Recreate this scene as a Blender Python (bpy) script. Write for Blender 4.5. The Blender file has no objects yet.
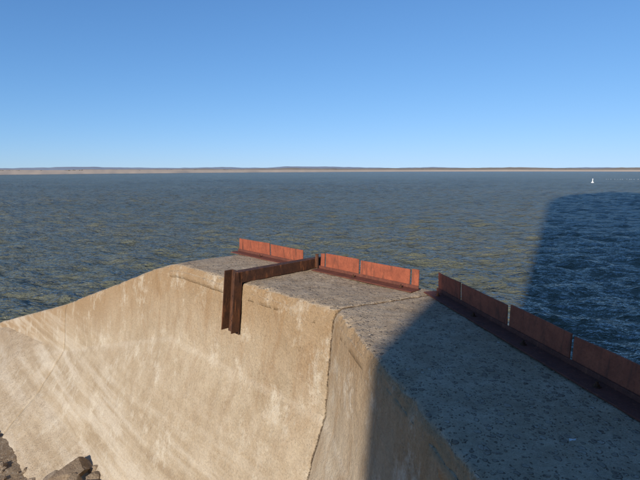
import bpy, bmesh, math, random
import numpy as np
from mathutils import Vector, Matrix, noise

random.seed(7); rng = np.random.default_rng(11)
scene = bpy.context.scene
scene.view_settings.view_transform = 'Standard'
scene.view_settings.look = 'None'
scene.view_settings.exposure = 0
R = math.radians

# ------------------------------------------------------------------ frame of the wall
P1 = np.array([0.13, 3.94])                 # front bend corner of the crest, top z = 0
aA = np.array([-0.695, 0.719]); nA = np.array([0.719, 0.695])     # crest leg A: along / towards lake
aB = np.array([0.208, -0.978]); nB = np.array([0.978, 0.208])     # crest leg B
WATER = -4.30
SUN_AZ, SUN_EL = 26.5, 23.0                 # direction the shadows travel (az from +Y to +X), elevation
sd = np.array([math.sin(R(SUN_AZ)), math.cos(R(SUN_AZ))])
S0 = np.array([.367, 2.99])                 # shadow edge of the made-up caster crosses the crest here

# ------------------------------------------------------------------ node helpers
class NT:
    def __init__(s, name):
        s.m = bpy.data.materials.new(name); s.m.use_nodes = True
        s.t = s.m.node_tree; s.n = s.t.nodes; s.l = s.t.links
        s.b = s.n['Principled BSDF']
    def new(s, typ, **k):
        nd = s.n.new(typ)
        for a, v in k.items(): setattr(nd, a, v)
        return nd
    def set(s, sock, v):
        if isinstance(v, bpy.types.NodeSocket): s.l.new(v, sock)
        else: sock.default_value = v
    def pos(s): return s.new('ShaderNodeNewGeometry').outputs['Position']
    def map(s, vec, scale=(1,1,1), loc=(0,0,0), rot=(0,0,0)):
        m = s.new('ShaderNodeMapping'); s.l.new(vec, m.inputs[0])
        m.inputs['Scale'].default_value = scale; m.inputs['Location'].default_value = loc; m.inputs['Rotation'].default_value = rot
        return m.outputs[0]
    def noise(s, vec, scale, detail=4, rough=.55, dist=0.0):
        m = s.new('ShaderNodeTexNoise'); s.l.new(vec, m.inputs['Vector'])
        m.inputs['Scale'].default_value = scale; m.inputs['Detail'].default_value = detail
        m.inputs['Roughness'].default_value = rough; m.inputs['Distortion'].default_value = dist
        return m.outputs['Fac']
    def voro(s, vec, scale, feature='F1'):
        m = s.new('ShaderNodeTexVoronoi', feature=feature); s.l.new(vec, m.inputs['Vector'])
        m.inputs['Scale'].default_value = scale
        return m
    def ramp(s, fac, a, b, lo=0.0, hi=1.0):
        m = s.new('ShaderNodeMapRange'); s.l.new(fac, m.inputs[0])
        m.inputs[1].default_value = a; m.inputs[2].default_value = b
        m.inputs[3].default_value = lo; m.inputs[4].default_value = hi
        return m.outputs[0]
    def math(s, op, a, b=0.0):
        m = s.new('ShaderNodeMath', operation=op); s.set(m.inputs[0], a); s.set(m.inputs[1], b); return m.outputs[0]
    def mix(s, fac, a, b, mode='MIX'):
        m = s.new('ShaderNodeMix', data_type='RGBA', blend_type=mode)
        s.set(m.inputs[0], fac)
        for i, v in ((6, a), (7, b)):
            if isinstance(v, tuple): v = (*v, 1.0) if len(v) == 3 else v
            s.set(m.inputs[i], v)
        return m.outputs[2]
    def bump(s, h, strength, dist, prev=None):
        m = s.new('ShaderNodeBump'); s.l.new(h, m.inputs['Height'])
        m.inputs['Strength'].default_value = strength; m.inputs['Distance'].default_value = dist
        if prev is not None: s.l.new(prev, m.inputs['Normal'])
        return m.outputs[0]

def concrete_mat():
    t = NT('weathered_concrete'); p = t.pos()
    geo = t.new('ShaderNodeNewGeometry'); sep = t.new('ShaderNodeSeparateXYZ'); t.l.new(geo.outputs['Normal'], sep.inputs[0])
    sp = t.new('ShaderNodeSeparateXYZ'); t.l.new(p, sp.inputs[0])
    top = t.ramp(sep.outputs[2], .65, .88)
    side = t.math('SUBTRACT', 1.0, top)
    z = sp.outputs[2]
    big = t.noise(p, 1.1, 4, .6); mid = t.noise(p, 5.0, 5, .65); fine = t.noise(p, 45, 4, .75); grit = t.noise(p, 160, 2, .7)
    col = t.mix(t.ramp(big, .35, .65), (.37,.285,.19), (.48,.39,.28))
    col = t.mix(t.math('MULTIPLY', t.ramp(mid, .42, .75), .6), col, (.56,.475,.36))
    # brown runs from the crest
    st = t.noise(t.map(p, (3.2,3.2,.9)), 1.5, 5, .7, .8)
    band = t.math('MULTIPLY', t.ramp(z, -2.2, -.3), side)
    col = t.mix(t.math('MULTIPLY', t.math('MULTIPLY', t.ramp(st, .45, .64), band), .6), col, (.29,.18,.095))
    # the upper lift is browner and stained; height measured from the (falling) crest of leg A
    al = t.new('ShaderNodeVectorMath', operation='DOT_PRODUCT'); t.l.new(p, al.inputs[0]); al.inputs[1].default_value = (aA[0], aA[1], 0)
    s_al = t.math('SUBTRACT', al.outputs['Value'], float(P1@aA))
    zc = t.math('ADD', z, t.math('MULTIPLY', t.math('MAXIMUM', t.math('SUBTRACT', s_al, 2.9), 0.0), .315))
    e1 = t.math('MULTIPLY', t.ramp(t.math('ADD', zc, t.math('MULTIPLY', t.math('SUBTRACT', mid, .5), .9)), -.90, -.15), side)
    col = t.mix(t.math('MULTIPLY', e1, .65), col, (.33,.205,.10))
    e2 = t.math('MULTIPLY', t.ramp(t.math('ADD', zc, t.math('MULTIPLY', t.math('SUBTRACT', mid, .5), .2)), -1.08, -1.02), t.ramp(zc, -.95, -.99))
    col = t.mix(t.math('MULTIPLY', t.math('MULTIPLY', e2, side), .18), col, (.62,.55,.45))
    # level bands left by old water lines
    lv = t.noise(t.map(p, (.35,.35,4.5)), 1.3, 4, .6)
    lowm = t.ramp(z, -1.3, -2.4)
    col = t.mix(t.math('MULTIPLY', t.math('MULTIPLY', t.ramp(lv, .47, .62), lowm), .55), col, (.62,.55,.45))
    col = t.mix(t.math('MULTIPLY', t.math('MULTIPLY', t.ramp(lv, .46, .34), lowm), .55), col, (.31,.23,.15))
    # white lime patches
    lm = t.noise(t.map(p, (1,1,.7), (4,2,9)), 2.6, 6, .78)
    col = t.mix(t.math('MULTIPLY', t.math('MULTIPLY', t.ramp(lm, .54, .68), side), .65), col, (.65,.585,.475))
    # crest: exposed aggregate
    tc = t.mix(t.ramp(mid, .35, .68), (.38,.285,.19), (.54,.43,.305))
    tc = t.mix(t.math('MULTIPLY', t.ramp(big, .48, .62), .45), tc, (.38,.27,.165))
    col = t.mix(top, col, tc)
    warp = t.new('ShaderNodeVectorMath', operation='ADD'); nz = t.new('ShaderNodeTexNoise'); t.l.new(p, nz.inputs['Vector']); nz.inputs['Scale'].default_value = 26; nz.inputs['Detail'].default_value = 1
    sc = t.new('ShaderNodeVectorMath', operation='SCALE'); t.l.new(nz.outputs['Color'], sc.inputs[0]); sc.inputs['Scale'].default_value = .03
    t.l.new(p, warp.inputs[0]); t.l.new(sc.outputs[0], warp.inputs[1])
    v1 = t.voro(warp.outputs[0], 25); v2 = t.voro(warp.outputs[0], 65)
    sc1 = t.new('ShaderNodeSeparateColor'); t.l.new(v1.outputs['Color'], sc1.inputs[0])
    thr = t.ramp(sc1.outputs[1], 0, 1, .24, .50)
    peb = t.ramp(t.math('SUBTRACT', thr, v1.outputs['Distance']), 0, .10)
    pm = t.math('MULTIPLY', peb, t.ramp(sc1.outputs[0], .28, .32))
    pm_top = t.math('MULTIPLY', pm, t.math('ADD', t.math('MULTIPLY', top, .66), .08))
    pcol = t.mix(sc1.outputs[2], (.15,.105,.075), (.64,.54,.42))
    col = t.mix(pm_top, col, pcol)
    sc2 = t.new('ShaderNodeSeparateColor'); t.l.new(v2.outputs['Color'], sc2.inputs[0])
    pit = t.math('MULTIPLY', t.ramp(v2.outputs['Distance'], .36, .2), t.ramp(sc2.outputs[0], .62, .68))
    pitw = t.math('MULTIPLY', pit, t.math('ADD', t.math('MULTIPLY', top, .5), .16))
    col = t.mix(pitw, col, (.11,.08,.06))
    col = t.mix(.42, col, t.mix(fine, (.0,.0,.0), (1,1,1)), 'OVERLAY')
    # dirt packed into the open joint between the two legs
    dj = t.new('ShaderNodeVectorMath', operation='DOT_PRODUCT'); t.l.new(p, dj.inputs[0]); dj.inputs[1].default_value = (-.4705, .8824, 0)
    jd = t.math('ABSOLUTE', t.math('SUBTRACT', dj.outputs['Value'], float(-.4705*P1[0]+.8824*P1[1])))
    jm = t.ramp(t.math('ADD', jd, t.math('MULTIPLY', t.math('SUBTRACT', fine, .5), .03)), .017, .008)
    col = t.mix(t.math('MULTIPLY', jm, t.math('SUBTRACT', .85, t.math('MULTIPLY', top, .4))), col, (.06,.04,.028))
    t.l.new(col, t.b.inputs['Base Color']); t.b.inputs['Roughness'].default_value = .93
    t.b.inputs['Specular IOR Level'].default_value = .2
    h = t.math('ADD', t.math('MULTIPLY', fine, .7), t.math('MULTIPLY', grit, .35))
    h = t.math('ADD', h, t.math('MULTIPLY', pm_top, 1.2))
    h = t.math('SUBTRACT', h, t.math('MULTIPLY', pitw, 1.3))
    b1 = t.bump(mid, .6, .035)
    b2 = t.bump(h, .95, .015, b1)
    t.l.new(b2, t.b.inputs['Normal'])
    return t.m

def steel_mat(name, c1, c2, c3, thr=.55):
    t = NT(name); p = t.pos()
    a = t.noise(p, 9, 5, .7); b = t.noise(p, 60, 4, .7); c = t.noise(t.map(p, (12,12,2.5)), 2, 4, .6)
    col = t.mix(t.ramp(a, .35, .65), c1, c2)
    col = t.mix(t.math('MULTIPLY', t.ramp(c, thr, thr+.15), .8), col, c3)
    col = t.mix(t.math('MULTIPLY', t.ramp(b, .5, .75), .5), col, tuple(x*.45 for x in c2))
    t.l.new(col, t.b.inputs['Base Color']); t.b.inputs['Roughness'].default_value = .8
    t.b.inputs['Specular IOR Level'].default_value = .3
    t.l.new(t.bump(t.math('ADD', b, a), .6, .006), t.b.inputs['Normal'])
    return t.m

def rock_mat():
    t = NT('rock_rubble'); p = t.pos()
    oi = t.new('ShaderNodeNewGeometry').outputs['Random Per Island']
    a = t.noise(p, 7, 5, .65); b = t.noise(p, 50, 4, .7)
    col = t.mix(t.ramp(a, .35, .65), (.20,.14,.09), (.37,.28,.19))
    col = t.mix(t.math('MULTIPLY', oi, .45), col, (.40,.34,.27))
    col = t.mix(.45, col, t.mix(b, (0,0,0), (1,1,1)), 'OVERLAY')
    t.l.new(col, t.b.inputs['Base Color']); t.b.inputs['Roughness'].default_value = .95
    t.l.new(t.bump(t.math('ADD', a, b), .9, .03), t.b.inputs['Normal'])
    return t.m

def ground_mat():
    t = NT('dirt_bank'); p = t.pos()
    a = t.noise(p, 1.5, 5, .65); b = t.noise(p, 18, 5, .75); v = t.voro(p, 22)
    col = t.mix(t.ramp(a, .35, .65), (.19,.13,.08), (.31,.23,.15))
    s = t.new('ShaderNodeSeparateColor'); t.l.new(v.outputs['Color'], s.inputs[0])
    col = t.mix(t.math('MULTIPLY', t.ramp(v.outputs['Distance'], .5, .3), t.ramp(s.outputs[0], .4, .6)), col, (.38,.31,.23))
    col = t.mix(t.ramp(b, .55, .75), col, (.10,.07,.045))
    t.l.new(col, t.b.inputs['Base Color']); t.b.inputs['Roughness'].default_value = .97
    t.l.new(t.bump(b, .9, .05), t.b.inputs['Normal'])
    return t.m

def water_mat():
    t = NT('lake_water'); p = t.pos()
    n1 = t.noise(t.map(p, (1,1.7,1), rot=(0,0,R(18))), 2.2, 3, .6, .3)
    n2 = t.noise(t.map(p, (1,1.5,1), rot=(0,0,R(-25))), 7.0, 3, .65, .4)
    n3 = t.noise(t.map(p, (1,2.4,1), rot=(0,0,R(8))), .45, 4, .65, .2)
    sil = t.noise(t.map(p, (.5,1.5,1)), .03, 3, .6)
    col = t.mix(t.ramp(sil, .35, .65), (.105,.112,.076), (.130,.132,.09))
    b = t.bump(n3, .65, 1.2); b = t.bump(n1, .8, .28, b); b = t.bump(n2, .7, .07, b)
    t.n.remove(t.b)
    df = t.new('ShaderNodeBsdfDiffuse'); t.l.new(col, df.inputs[0]); t.l.new(b, df.inputs['Normal'])
    gl = t.new('ShaderNodeBsdfGlossy'); gl.inputs['Roughness'].default_value = .11; t.l.new(b, gl.inputs['Normal'])
    gl.inputs[0].default_value = (1,1,1,1)
    fr = t.new('ShaderNodeFresnel'); fr.inputs[0].default_value = 1.333; t.l.new(b, fr.inputs['Normal'])
    f = t.math('MINIMUM', fr.outputs[0], .48)   # wind-ruffled surface never turns into a full mirror
    mx = t.new('ShaderNodeMixShader'); t.l.new(f, mx.inputs[0]); t.l.new(df.outputs[0], mx.inputs[1]); t.l.new(gl.outputs[0], mx.inputs[2])
    t.l.new(mx.outputs[0], t.n['Material Output'].inputs['Surface'])
    return t.m

def simple(name, col, rough=.8, var=.3, scale=5):
    t = NT(name); p = t.pos()
    a = t.noise(p, scale, 4, .6)
    c = t.mix(t.ramp(a, .3, .7), tuple(x*(1-var) for x in col), tuple(min(1, x*(1+var)) for x in col))
    t.l.new(c, t.b.inputs['Base Color']); t.b.inputs['Roughness'].default_value = rough
    return t.m

M_CON = concrete_mat()
M_RED = steel_mat('red_primer_steel', (.38,.11,.058), (.26,.075,.042), (.15,.055,.035), .52)
M_RUST = steel_mat('rusted_steel', (.050,.024,.016), (.10,.042,.022), (.25,.10,.045), .54)
M_DARKRED = steel_mat('rusted_red_flange', (.17,.058,.04), (.11,.043,.032), (.22,.085,.05))
M_ROCK = rock_mat(); M_GROUND = ground_mat(); M_WATER = water_mat()

# ------------------------------------------------------------------ mesh helpers
def link(o, parent=None):
    scene.collection.objects.link(o)
    if parent: o.parent = parent
    return o
def empty(name, loc=(0,0,0)):
    e = bpy.data.objects.new(name, None); e.empty_display_size = .3; scene.collection.objects.link(e); return e
def grid_obj(name, V, mat, parent=None, smooth=True):
    nr, nc = V.shape[:2]
    me = bpy.data.meshes.new(name)
    verts = V.reshape(-1, 3).astype(np.float32)
    idx = np.arange(nr*nc).reshape(nr, nc)
    q = np.stack([idx[:-1,:-1], idx[:-1,1:], idx[1:,1:], idx[1:,:-1]], -1).reshape(-1, 4).astype(np.int32)
    me.vertices.add(len(verts)); me.vertices.foreach_set('co', verts.ravel())
    me.loops.add(q.size); me.loops.foreach_set('vertex_index', q.ravel())
    me.polygons.add(len(q)); me.polygons.foreach_set('loop_start', np.arange(0, q.size, 4, dtype=np.int32))
    me.polygons.foreach_set('use_smooth', np.full(len(q), smooth))
    me.update(calc_edges=True); me.validate()
    me.materials.append(mat)
    return link(bpy.data.objects.new(name, me), parent)
def bm_obj(name, bm, mat, parent=None, smooth=False, bevel=0):
    me = bpy.data.meshes.new(name); bmesh.ops.recalc_face_normals(bm, faces=bm.faces); bm.to_mesh(me); bm.free()
    me.materials.append(mat)
    for p in me.polygons: p.use_smooth = smooth
    o = link(bpy.data.objects.new(name, me), parent)
    if bevel:
        m = o.modifiers.new('bev', 'BEVEL'); m.width = bevel; m.segments = 2; m.limit_method = 'ANGLE'
    return o
def obox(bm, o, ax, ay, az, x0, x1, y0, y1, z0, z1):
    vs = []
    for x in (x0, x1):
        for y in (y0, y1):
            for z in (z0, z1):
                vs.append(bm.verts.new(Vector(o) + Vector(ax)*x + Vector(ay)*y + Vector(az)*z))
    for f in ((0,1,3,2),(4,6,7,5),(0,4,5,1),(2,3,7,6),(0,2,6,4),(1,5,7,3)):
        bm.faces.new([vs[i] for i in f])

# ------------------------------------------------------------------ spillway wall
WID = 1.22
RAD = .045
def zt(s):   # crest of leg A falls towards the lake beyond s = 2.9
    return -np.interp(s, [2.70, 2.85, 3.05, 3.64, 5.54, 7.42, 13.5, 18.0], [0, .008, .04, .21, .84, 1.47, 3.25, 4.7])

def profile(step):
    pts = []
    def seg(a, b, st):
        n = max(1, int(math.dist(a, b)/st))
        for i in range(n): pts.append((a[0]+(b[0]-a[0])*i/n, a[1]+(b[1]-a[1])*i/n))
    r = RAD
    seg((WID+.03, -6.0), (WID, -.3), .3)
    seg((WID, -.3), (WID, -r), .04)
    for i in range(5):
        th = i/5*math.pi/2; pts.append((WID-r+r*math.cos(th), -r+r*math.sin(th)))
    seg((WID-r, 0), (r, 0), step)
    for i in range(6):
        th = math.pi/2 + i/6*math.pi/2; pts.append((r+r*math.cos(th), -r+r*math.sin(th)))
    seg((0, -r), (-.1, -1.0), step)
    seg((-.1, -1.0), (-.74, -3.13), step*1.6)
    seg((-.74, -3.13), (-1.39, -3.78), step*2)
    seg((-1.39, -3.78), (-2.3, -4.9), .2)
    pts.append((-2.3, -4.9))
    return np.array(pts)

def make_leg(name, a, n, svals, descending, parent, step, gap=.006, cap=True, mitre=True):
    pr = profile(step)
    S = np.array(svals)
    V = np.zeros((len(S), len(pr), 3))
    for i, s in enumerate(S):
        z_t = float(zt(s)) if descending else 0.0
        zk_s = max(z_t-1.0, (z_t-3.4)/2) if z_t > -3.0 else z_t-.2
        lift = -zk_s+z_t                                  # height of the upper lift here
        for j, (d0, z0) in enumerate(pr):
            if d0 > .5 and z0 < -.2:                       # lake side
                w = (-.2-z0)/5.8; z = (z_t-.2)+(-6.0-(z_t-.2))*w; d = d0
            elif z0 >= -1.0:
                e = RAD+.001
                z = z_t + (z0 if z0 > -e else -e+(z0+e)*(lift-e)/(1-e))
                d = d0 if d0 > 0 and z0 > -e else -.1*max(0, -(z-z_t))
                if d0 <= .5: d += -.1*(-z_t)*max(0, 1-max(0, d0)/.5)
            else:
                zk = zk_s; dk = -.1*(-zk)
                ztoe = min(-3.13, zk-.05)
                dtoe = max(-.74, dk-.02-1.2*(zk-ztoe))
                zb = ztoe-.65; db = dtoe-.65
                if z0 >= -3.13:
                    w = (-1-z0)/2.13; z = zk+(ztoe-zk)*w; d = dk+(dtoe-dk)*w
                elif z0 >= -3.78:
                    w = (-3.13-z0)/.65; z = ztoe+(zb-ztoe)*w; d = dtoe+(db-dtoe)*w
                else:
                    w = (-3.78-z0)/1.12; z = zb-1.1*w; d = db-.9*w
            ss = s
            if mitre: ss = s + (-.2865*d)*max(0., 1-s/2.2)
            V[i, j] = (P1[0]+a[0]*ss+n[0]*d, P1[1]+a[1]*ss+n[1]*d, z)
    dn = np.gradient(V, axis=1); ds = np.gradient(V, axis=0)
    N = np.cross(ds, dn); N /= (np.linalg.norm(N, axis=2, keepdims=True)+1e-9)
    k_top = np.argmin(abs(pr[:,0]-.6)+abs(pr[:,1]))
    if N[len(S)//3, k_top, 2] < 0: N = -N
    for i, s in enumerate(S):
        for j, (d0, z0) in enumerate(pr):
            p = Vector(V[i, j])
            q = noise.fractal(p*1.3, .9, 2.0, 4)*.013 + noise.fractal(p*9, .8, 2.1, 4)*.005
            ed = max(0, 1-math.hypot(max(0, d0) if z0 > -RAD-.003 else 0, -z0 if d0 < .1 else 0)/.15) if (d0 < .16 and z0 > -.16) else 0
            ed = ed*ed*(3-2*ed)
            e2 = max(0, 1-abs(s-S[0])/.035)
            e3 = max(0, 1-abs(s-S[-1])/.05)
            chip = max(0, noise.fractal(p*11+Vector((3,9,1)), .8, 2.0, 5))
            q -= min(.024, ed*(.004+chip*.026)) + max(e2, e3)*(.006+chip*.02)
            if d0 < .2 and z0 < -.9: q += .010*min(1, max(0, (-.97-z0)/.03))      # lift joint: lower pour stands proud
            V[i, j] += N[i, j]*q
    V[0] += np.array([a[0], a[1], 0])*gap
    if cap:
        def inner(row, s, z_t):
            r = row.copy()
            r[:, 0] = P1[0]+n[0]*.55+a[0]*s; r[:, 1] = P1[1]+n[1]*.55+a[1]*s
            r[:, 2] = np.minimum(row[:, 2]-.05, z_t-.12)
            return r
        V = np.concatenate([inner(V[0], S[0]-(.157 if mitre else 0)+gap, float(zt(S[0])) if descending else 0)[None], V,
                            inner(V[-1], S[-1], float(zt(S[-1])) if descending else 0)[None]], 0)
    return grid_obj(name, V, M_CON, parent)

wall = empty('concrete_spillway_wall')
def spaced(a, b, d0, d1):
    out = [a]
    while out[-1] < b:
        f = (out[-1]-a)/(b-a); out.append(out[-1]+d0+(d1-d0)*f)
    out[-1] = b; return out
make_leg('crest_panel', aA, nA, spaced(0, 7.40, .018, .05), True, wall, .022, gap=.010)
make_leg('sloping_panel', aA, nA, spaced(7.43, 17.5, .05, .12), True, wall, .05, mitre=False)
make_leg('near_crest_panel', aB, nB, spaced(0, 3.2, .018, .022), False, wall, .020, gap=.010)
make_leg('rear_crest_panel', aB, nB, spaced(3.2, 11.0, .08, .2), False, wall, .08, mitre=False, gap=.004)

# ------------------------------------------------------------------ steel flashboards (angle iron with upstand plates)
def flashboard(name, a, n, d, cuts, flange=.14, hgt=.20, mats=(M_RED, M_DARKRED), gapw=.026, rise=.004):
    e = empty(name)
    o = (P1[0]+n[0]*d, P1[1]+n[1]*d, rise); ax = (a[0], a[1], 0); ay = (n[0], n[1], 0); az = (0, 0, 1)
    bm = bmesh.new()
    for (s0, s1) in cuts:
        j = random.uniform(-.006, .006); tl = random.uniform(-.010, .010); tilt = random.uniform(-.008, .008); lean = random.uniform(-.008, .012)
        nseg = 8
        prof = [(0, .013), (0, hgt+j), (.011, hgt+j), (.011, .013)]
        rs = []
        for i in range(nseg+1):
            f = i/nseg
            s = s0+gapw/2+(s1-s0-gapw)*f
            w = tl*math.sin(f*math.pi)+lean
            ring = []
            for (y, z) in prof:
                zz = z + ((random.uniform(-.001, .001)+tilt*(f-.5)) if z > .1 else 0)
                ring.append(bm.verts.new(Vector(o)+Vector(ax)*s+Vector(ay)*(y+w*(z/hgt))+Vector((0,0,zz))))
            rs.append(ring)
        for i in range(nseg):
            for k in range(4):
                bm.faces.new([rs[i][k], rs[i][(k+1)%4], rs[i+1][(k+1)%4], rs[i+1][k]])
        bm.faces.new(rs[0]); bm.faces.new(rs[-1][::-1])
    bm_obj('upstand_plates', bm, mats[0], e, bevel=.002)
    bm = bmesh.new()
    s0 = min(c[0] for c in cuts); s1 = max(c[1] for c in cuts)
    obox(bm, o, ax, ay, az, s0, s1, -flange, .011, 0, .012)
    obox(bm, o, ax, ay, az, s0+.002, s1-.002, -.014, -.003, .012, .045)
    bm_obj('base_flange', bm, mats[1], e, bevel=.002)
    bm = bmesh.new()
    s = s0+.17
    while s < s1-.05:
        c = Vector(o)+Vector(ax)*s+Vector(ay)*(-flange*.55)
        bmesh.ops.create_cone(bm, cap_ends=True, segments=24, radius1=.022, radius2=.022, depth=.004, matrix=Matrix.Translation(c+Vector((0,0,.0145))))
        bmesh.ops.create_cone(bm, cap_ends=True, segments=6, radius1=.014, radius2=.014, depth=.013, matrix=Matrix.Translation(c+Vector((0,0,.0235)))@Matrix.Rotation(s*7,4,'Z'))
        bmesh.ops.create_cone(bm, cap_ends=True, segments=12, radius1=.007, radius2=.007, depth=.014, matrix=Matrix.Translation(c+Vector((0,0,.0375))))
        s += .65
    bm_obj('anchor_bolts', bm, M_RUST, e)
    return e
flashboard('steel_flashboard', aA, nA, 1.08, [(1.60, 2.28), (2.28, 2.93), (2.93, 3.04)])
flashboard('steel_flashboard', aA, nA, 1.08, [(-.13, -.02), (-.02, .67), (.67, 1.22), (1.22, 1.31)])
flashboard('steel_flashboard', aB, nB, 1.14, [(-.37, .085), (.085, .795), (.795, 1.445), (1.445, 2.10), (2.10, 2.76), (2.76, 3.41), (3.41, 4.1)], flange=.15)

# ------------------------------------------------------------------ bracket: channel across the crest with a leg down the face
def bracket():
    e = empty('steel_bracket')
    s = 1.365
    o = (P1[0]+aA[0]*s, P1[1]+aA[1]*s, .0); ax = (aA[0], aA[1], 0); ay = (nA[0], nA[1], 0); az = (0,0,1)
    bm = bmesh.new()
    obox(bm, o, ax, ay, az, 0, .013, -.06, 1.20, .006, .125)
    obox(bm, o, ax, ay, az, .013, .105, -.06, 1.20, .112, .125)
    obox(bm, o, ax, ay, az, .013, .105, .02, 1.20, .006, .018)
    bm_obj('arm', bm, M_RUST, e, bevel=.003)
    bm = bmesh.new()
    lean = Vector((ay[0]*-.1, ay[1]*-.1, -1)).normalized(); up = -lean
    oo = Vector(o)+Vector(ay)*-.012
    out = Vector(ay)*-1
    obox(bm, oo, ax, out, up, 0, .20, .006, .019, -.56, .123)
    obox(bm, oo, ax, out, up, 0, .013, .019, .11, -.53, .123)
    obox(bm, oo, ax, out, up, .187, .20, .019, .11, -.53, .123)
    bm_obj('leg', bm, M_RUST, e, bevel=.003)
    bm = bmesh.new()
    for (x, z) in ((.10, -.15), (.10, -.42)):
        c = oo+Vector(ax)*x+out*.026+up*z
        rot = out.to_track_quat('Z', 'Y').to_matrix().to_4x4()
        bmesh.ops.create_cone(bm, cap_ends=True, segments=6, radius1=.018, radius2=.018, depth=.016, matrix=Matrix.Translation(c)@rot)
        bmesh.ops.create_cone(bm, cap_ends=True, segments=12, radius1=.009, radius2=.009, depth=.05, matrix=Matrix.Translation(c+out*.01)@rot)
    bm_obj('bolts', bm, M_RUST, e)
    bm = bmesh.new()
    obox(bm, o, ax, ay, az, -.045, .0, 1.06, 1.072, .016, .19)
    bm_obj('end_cleat', bm, M_RUST, e, bevel=.002)
bracket()

# ------------------------------------------------------------------ ground (dirt bank on the near side of the wall)
def gz(x, y):
    u = (x-S0[0])*sd[1] - (y-S0[1])*sd[0]           # distance to the right of the made-up caster's sunlit corner line
    hi = np.interp(y, [1.0, 5.0], [-.42, -3.7])
    lo = -3.78 - max(0, (-x-6.5))*.10 - max(0, y-8.5)*.10
    if y < 2: lo = -3.78
    w = float(np.interp(u, [.05, 1.0], [0, 1])); w = w*w*(3-2*w)
    z = lo+(hi-lo)*w
    if x > 2.2: z = min(z, -.42 - (max(0, y+5))*1.0)
    heap = math.exp(-(((x+3.25)/.75)**2+((y-5.75)/.6)**2))*.55
    return z+heap
def ground():
    xs = np.concatenate([np.linspace(-60, -8, 40), np.linspace(-7.9, .6, 150), np.linspace(.7, 60, 50)])
    ys = np.concatenate([np.linspace(-60, -1, 30), np.linspace(-.9, 9.5, 170), np.linspace(9.7, 22, 25)])
    V = np.zeros((len(xs), len(ys), 3))
    for i, x in enumerate(xs):
        for j, y in enumerate(ys):
            p = Vector((x, y, 0))
            V[i, j] = (x, y, gz(x, y)+noise.fractal(p*1.2, .9, 2, 4)*.05+noise.fractal(p*7, .8, 2, 3)*.02)
    return grid_obj('ground', V, M_GROUND)
ground()

# ------------------------------------------------------------------ rocks
def add_rock(bm, c, size, seed=0, rotz=0, tilt=0):
    big = max(size) > .08
    res = bmesh.ops.create_icosphere(bm, subdivisions=4 if big else 1, radius=1.0)
    vs = res['verts']; off = Vector((seed*3.1, seed*1.7, seed*.9))
    planes = [Vector((random.uniform(-1,1), random.uniform(-1,1), random.uniform(-1,1))).normalized() for _ in range(13)]
    M = Matrix.Translation(c)@Matrix.Rotation(rotz,4,'Z')@Matrix.Rotation(tilt,4,'X')@Matrix.Diagonal((*size,1))
    for v in vs:
        p = v.co.copy()
        for pl in planes:
            dd = p.dot(pl)
            if dd > .55: p -= pl*(dd-.55)
        p *= 1+noise.fractal(p*2+off, .9, 2, 3)*.12+(noise.fractal(p*8+off, .8, 2, 3)*.04 if big else 0)
        v.co = M@p
def rocks():
    bm = bmesh.new()
    defs = [((-3.62,6.30,-3.16),(.38,.26,.13),.5,.15), ((-3.22,6.15,-3.28),(.23,.21,.15),1.2,.3), ((-3.98,6.45,-3.45),(.26,.2,.14),2.1,-.2),
            ((-3.3,5.85,-3.14),(.23,.2,.14),.2,.1), ((-3.78,6.0,-3.35),(.22,.18,.14),2.7,.3), ((-2.92,6.25,-3.38),(.17,.14,.12),1.7,.2),
            ((-4.25,6.75,-3.66),(.14,.12,.09),.4,0), ((-4.15,6.2,-3.62),(.18,.14,.12),.9,0), ((-3.35,6.42,-3.20),(.12,.10,.09),.9,0.5),
            ((-3.5,6.1,-3.16),(.13,.12,.08),1.9,0.5), ((-4.6,6.9,-3.74),(.12,.10,.08),.4,0), ((-4.9,7.2,-3.76),(.10,.08,.06),1.4,0)]
    for k,(c,s,r,t) in enumerate(defs): add_rock(bm, Vector(c), s, seed=k+1, rotz=r, tilt=t)
    bm_obj('rock_pile', bm, M_ROCK)
    bm = bmesh.new()
    for k in range(900):
        x = random.uniform(-7.5, -2.4); y = random.uniform(5.2, 9.0)
        s = random.choice([.02,.03,.035,.05,.08])*random.uniform(.7,1.3)
        add_rock(bm, Vector((x, y, gz(x,y)+s*.3)), (s, s*random.uniform(.6,1), s*random.uniform(.4,.8)), seed=k, rotz=random.uniform(0,6))
    bm_obj('gravel', bm, M_ROCK)
rocks()

# ------------------------------------------------------------------ small scrap on the crest
bm = bmesh.new()
vs = [bm.verts.new((1.12+x, 1.93+y, .016+z)) for x, y, z in ((-.018,-.007,0),(-.008,-.009,.005),(.010,-.005,.002),(.018,.005,.005),(.004,.007,.001),(-.014,.006,.005))]
c = bm.verts.new((1.12, 1.93, .021))
for i in range(6): bm.faces.new([vs[i], vs[(i+1)%6], c])
bm_obj('paper_scrap', bm, simple('white_paper', (.7,.7,.68), .8, .1))

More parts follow.
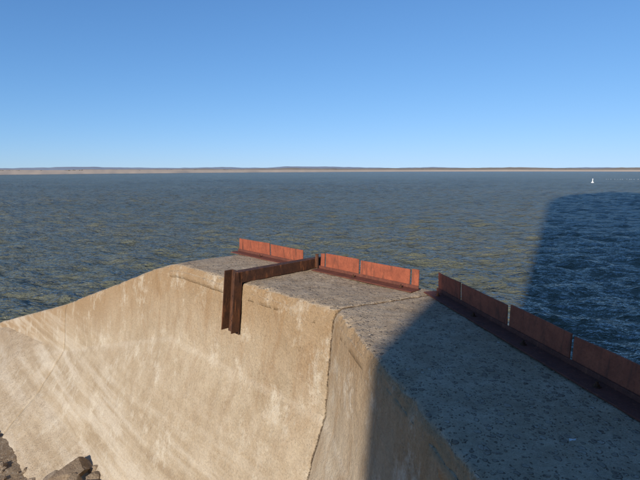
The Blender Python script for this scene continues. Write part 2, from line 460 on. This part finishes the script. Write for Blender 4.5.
# ------------------------------------------------------------------ water
def water():
    na, ratio = 1000, 1.0070
    az = np.radians(np.linspace(-72, 72, na))
    r = [3.0]
    while r[-1] < 9000: r.append(r[-1]*ratio)
    r = np.array(r)
    A, RR = np.meshgrid(az, r)
    X = RR*np.sin(A); Y = RR*np.cos(A)
    cell = RR*(math.radians(144)/na)*1.2
    Z = np.zeros_like(X)
    nw = 110
    lam = np.exp(rng.uniform(math.log(.25), math.log(4.5), nw))
    th = np.radians(-162+rng.normal(0, 30, nw))
    ph = rng.uniform(0, 6.28, nw)
    sl = .34/math.sqrt(nw)*math.sqrt(2)
    gust = 0.9+.2*np.sin(X*.05+1)*np.sin(Y*.037+2)
    for i in range(nw):
        k = 2*math.pi/lam[i]
        arg = k*(X*math.sin(th[i])+Y*math.cos(th[i]))+ph[i]
        fade = np.clip((lam[i]/cell-2.2)/2, 0, 1)
        Z += fade*sl*lam[i]/(2*math.pi)*(np.sin(arg)+.28*np.cos(2*arg))
    Z = Z*gust
    V = np.stack([X, Y, Z+WATER], -1)
    grid_obj('water', V, M_WATER)
water()

# ------------------------------------------------------------------ far shore
SHD = ([-72,-34,-20,0,12,25,34,72], [580,660,840,1300,1750,2050,2050,2000])
def shore():
    t = NT('far_shore'); p = t.pos(); sp = t.new('ShaderNodeSeparateXYZ'); t.l.new(p, sp.inputs[0])
    a = t.noise(t.map(p, (1,1,4)), .01, 6, .7); b = t.noise(p, .05, 5, .7)
    z = t.math('ADD', sp.outputs[2], t.math('MULTIPLY', t.math('SUBTRACT', b, .5), 3))
    col = t.mix(t.ramp(a, .4, .62), (.36,.30,.235), (.22,.20,.17))
    col = t.mix(t.ramp(z, 3.5, .5), col, (.54,.44,.34))
    t.l.new(col, t.b.inputs['Base Color']); t.b.inputs['Roughness'].default_value = 1
    t.b.inputs['Specular IOR Level'].default_value = 0
    azs = np.linspace(-72, 72, 900)
    D = np.interp(azs, *SHD)
    prof = [(-40,-3.5),(0,-.4),(25,2.4),(70,4.6),(200,6.6),(500,9.0),(900,9.0),(1000,-10)]
    V = np.zeros((len(azs), len(prof), 3))
    for i, azd in enumerate(azs):
        n0 = noise.fractal(Vector((azd*.25, 3, 0)), .9, 2, 3)
        n1 = noise.fractal(Vector((azd*.12, 8, 0)), .8, 2, 3)
        for j, (dd, zz) in enumerate(prof):
            r = D[i]+dd+n0*30
            hs = max(.6, 1+n1*.35+ .12*noise.noise(Vector((azd*1.5, j, 5))))*(D[i]/1080)**.9
            z = WATER+.3+zz*(hs if zz > 0 else 1)
            V[i, j] = (r*math.sin(R(azd)), r*math.cos(R(azd)), z)
    grid_obj('hills', V, t.m)
    m = simple('hazed_ridge', (.28,.31,.36), 1, .08, .002)  # distance haze is put into this bluish base colour
    V = np.zeros((len(azs), 4, 3)); prof = [(0,-6),(200,0),(700,1),(900,-.3)]
    for i, azd in enumerate(azs):
        h = 30+18*noise.fractal(Vector((azd*.1+5, 1, 0)), .8, 2, 5)+16*math.exp(-((azd+2)/7)**2)
        for j, (dd, zz) in enumerate(prof):
            r = 4800+dd
            V[i, j] = (r*math.sin(R(azd)), r*math.cos(R(azd)), WATER+(zz*h if zz > 0 else zz))
    grid_obj('distant_hills', V, m)
    bm = bmesh.new()
    for k in range(520):
        azd = random.uniform(-60, 60)
        if noise.noise(Vector((azd*.5, 2, 2))) < -.05: continue
        D = np.interp(azd, *SHD); r = D+random.uniform(150, 420)
        s = random.uniform(.8, 1.7)*(r/1100)**.5
        zb = WATER+5.6*(D/1080)**.9
        for q in range(4):
            c = Vector((r*math.sin(R(azd))+random.uniform(-2.2,2.2)*s, r*math.cos(R(azd)), zb+s*random.uniform(.2,.7)))
            res = bmesh.ops.create_icosphere(bm, subdivisions=1, radius=s*random.uniform(.5,.9), matrix=Matrix.Translation(c))
            for v in res['verts']: v.co += Vector([random.uniform(-.25,.25)*s for _ in range(3)])
    bm_obj('tree_line', bm, simple('far_foliage', (.14,.13,.105), 1, .3, .05))
shore()

# ------------------------------------------------------------------ buoys
M_WHITE = simple('white_float', (.8,.8,.78), .5, .05)
def buoy(x, y, s):
    bm = bmesh.new()
    prof = [(0,-.5),(.5,-.45),(.62,-.1),(.6,.25),(.35,.45),(.2,.6),(.16,1.5),(.22,1.55),(.2,1.95),(0,2.05)]
    n = 20; rings = []
    for r, z in prof:
        rings.append([bm.verts.new((x+r*s*math.cos(i/n*6.2832), y+r*s*math.sin(i/n*6.2832), WATER+z*s)) for i in range(n)])
    for a, b in zip(rings, rings[1:]):
        for i in range(n): bm.faces.new([a[i], a[(i+1)%n], b[(i+1)%n], b[i]])
    bmesh.ops.remove_doubles(bm, verts=bm.verts, dist=1e-4)
    bm_obj('marker_buoy', bm, M_WHITE, smooth=True)
buoy(118, 205, .9)
bm = bmesh.new()
for k in range(60):
    f = k/59; x = 168+f*80+random.uniform(-.5,.5); y = 278-f*12+random.uniform(-1,1)
    bmesh.ops.create_uvsphere(bm, u_segments=10, v_segments=6, radius=random.uniform(.10,.17), matrix=Matrix.Translation((x, y, WATER+.12)))
bm_obj('buoy_line', bm, simple('grey_float', (.55,.55,.52), .6, .1))

# ------------------------------------------------------------------ unseen block made up behind the viewpoint to throw the big shadow
def shadow_caster():
    e = empty('shadow_caster_tower')
    L = 9.0
    c0 = S0 - sd*L; right = np.array([sd[1], -sd[0]])
    th = R(4); back = -sd
    ax = (right[0], right[1], 0)
    bk = Vector((back[0]*math.cos(th)+right[0]*math.sin(th), back[1]*math.cos(th)+right[1]*math.sin(th), 0))
    H = 92*math.tan(R(SUN_EL))-4.3
    HR = 150*math.tan(R(SUN_EL))-4.3
    o = (c0[0], c0[1], 0); W = 30; D = 9
    m = simple('caster_concrete', (.38,.34,.28), .9, .12, .6); g = simple('caster_glass', (.03,.04,.05), .15, .1); k = simple('caster_trim', (.30,.28,.25), .8, .1)
    bm = bmesh.new(); obox(bm, o, ax, bk, (0,0,1), 0, W, 0, D, -6, H); bm_obj('caster_walls', bm, m, e)
    # steep hipped top, shaped to round off the tip of the cast shadow
    bm = bmesh.new()
    O = Vector(o); A = Vector(ax); B = bk; Z = Vector((0,0,1))
    prev = None
    for (ins, hh) in ((0, H+.002), (.5, H+5), (1.6, H+10.5), (4.2, H+15.5), (8.5, H+19.5), (12.5, HR)):
        dpt = D/2*min(1, hh and (hh-H)/(HR-H))*.95
        ring = [bm.verts.new(O+A*x+B*y+Z*hh) for x, y in ((ins, dpt), (W-ins, dpt), (W-ins, D-dpt), (ins, D-dpt))]
        if prev:
            for i in range(4): bm.faces.new([prev[i], prev[(i+1)%4], ring[(i+1)%4], ring[i]])
        else: bm.faces.new(ring)
        prev = ring
    bm.faces.new(prev)
    bm_obj('caster_roof', bm, k, e)
    bm = bmesh.new(); bm2 = bmesh.new()
    for fl in range(int((H-5)/4.2)+1):
        for c in range(8):
            x = 2+c*3.4; z = 2.5+fl*4.2
            obox(bm, o, ax, bk, (0,0,1), x, x+1.5, -.03, .05, z, z+1.7)
            obox(bm2, o, ax, bk, (0,0,1), x-.1, x+1.6, -.12, -.002, z-.16, z-.03)
    bm_obj('caster_windows', bm, g, e); bm_obj('caster_sills', bm2, k, e)
    bm = bmesh.new(); obox(bm, o, ax, bk, (0,0,1), 12, 13.2, -.05, .05, -.4, 1.8); bm_obj('caster_door', bm, k, e)
shadow_caster()

# ------------------------------------------------------------------ light
sun = bpy.data.lights.new('sun', 'SUN'); sun.energy = 4.9; sun.angle = R(1.0); sun.color = (1.0, .895, .745)
so = bpy.data.objects.new('sun', sun); scene.collection.objects.link(so)
d = Vector((sd[0]*math.cos(R(SUN_EL)), sd[1]*math.cos(R(SUN_EL)), -math.sin(R(SUN_EL))))
so.rotation_euler = d.to_track_quat('-Z', 'Y').to_euler()
w = bpy.data.worlds.new('World'); scene.world = w; w.use_nodes = True
nt = w.node_tree; bg = nt.nodes['Background']
sky = nt.nodes.new('ShaderNodeTexSky'); sky.sky_type = 'NISHITA'; sky.sun_disc = False
sky.sun_elevation = R(SUN_EL)
sky.sun_rotation = R(SUN_AZ+180)
sky.air_density = .8; sky.dust_density = 0.0; sky.ozone_density = 5.0; sky.altitude = 500
STR = .13
def vm(op, a, b):
    m = nt.nodes.new('ShaderNodeVectorMath'); m.operation = op
    for i, v in ((0, a), (1, b)):
        if isinstance(v, bpy.types.NodeSocket): nt.links.new(v, m.inputs[i])
        else: m.inputs[i].default_value = v
    return m.outputs[0]
# camera-like highlight roll-off of the horizon glow
num = vm('MULTIPLY', sky.outputs[0], (1.03, 1.45, 1.80))
den = vm('ADD', vm('MULTIPLY', sky.outputs[0], (1.1*STR, 1.2*STR, 1.0*STR)), (1, 1, 1))
nt.links.new(vm('DIVIDE', num, den), bg.inputs[0]); bg.inputs[1].default_value = STR

# ------------------------------------------------------------------ camera
cam = bpy.data.cameras.new('camera'); cam.sensor_width = 36; cam.lens = 26.44
cam.clip_start = .05; cam.clip_end = 20000
co = bpy.data.objects.new('camera', cam); scene.collection.objects.link(co)
co.location = (0, 0, 1.2); co.rotation_euler = (R(90-8.47), 0, 0)
scene.camera = co
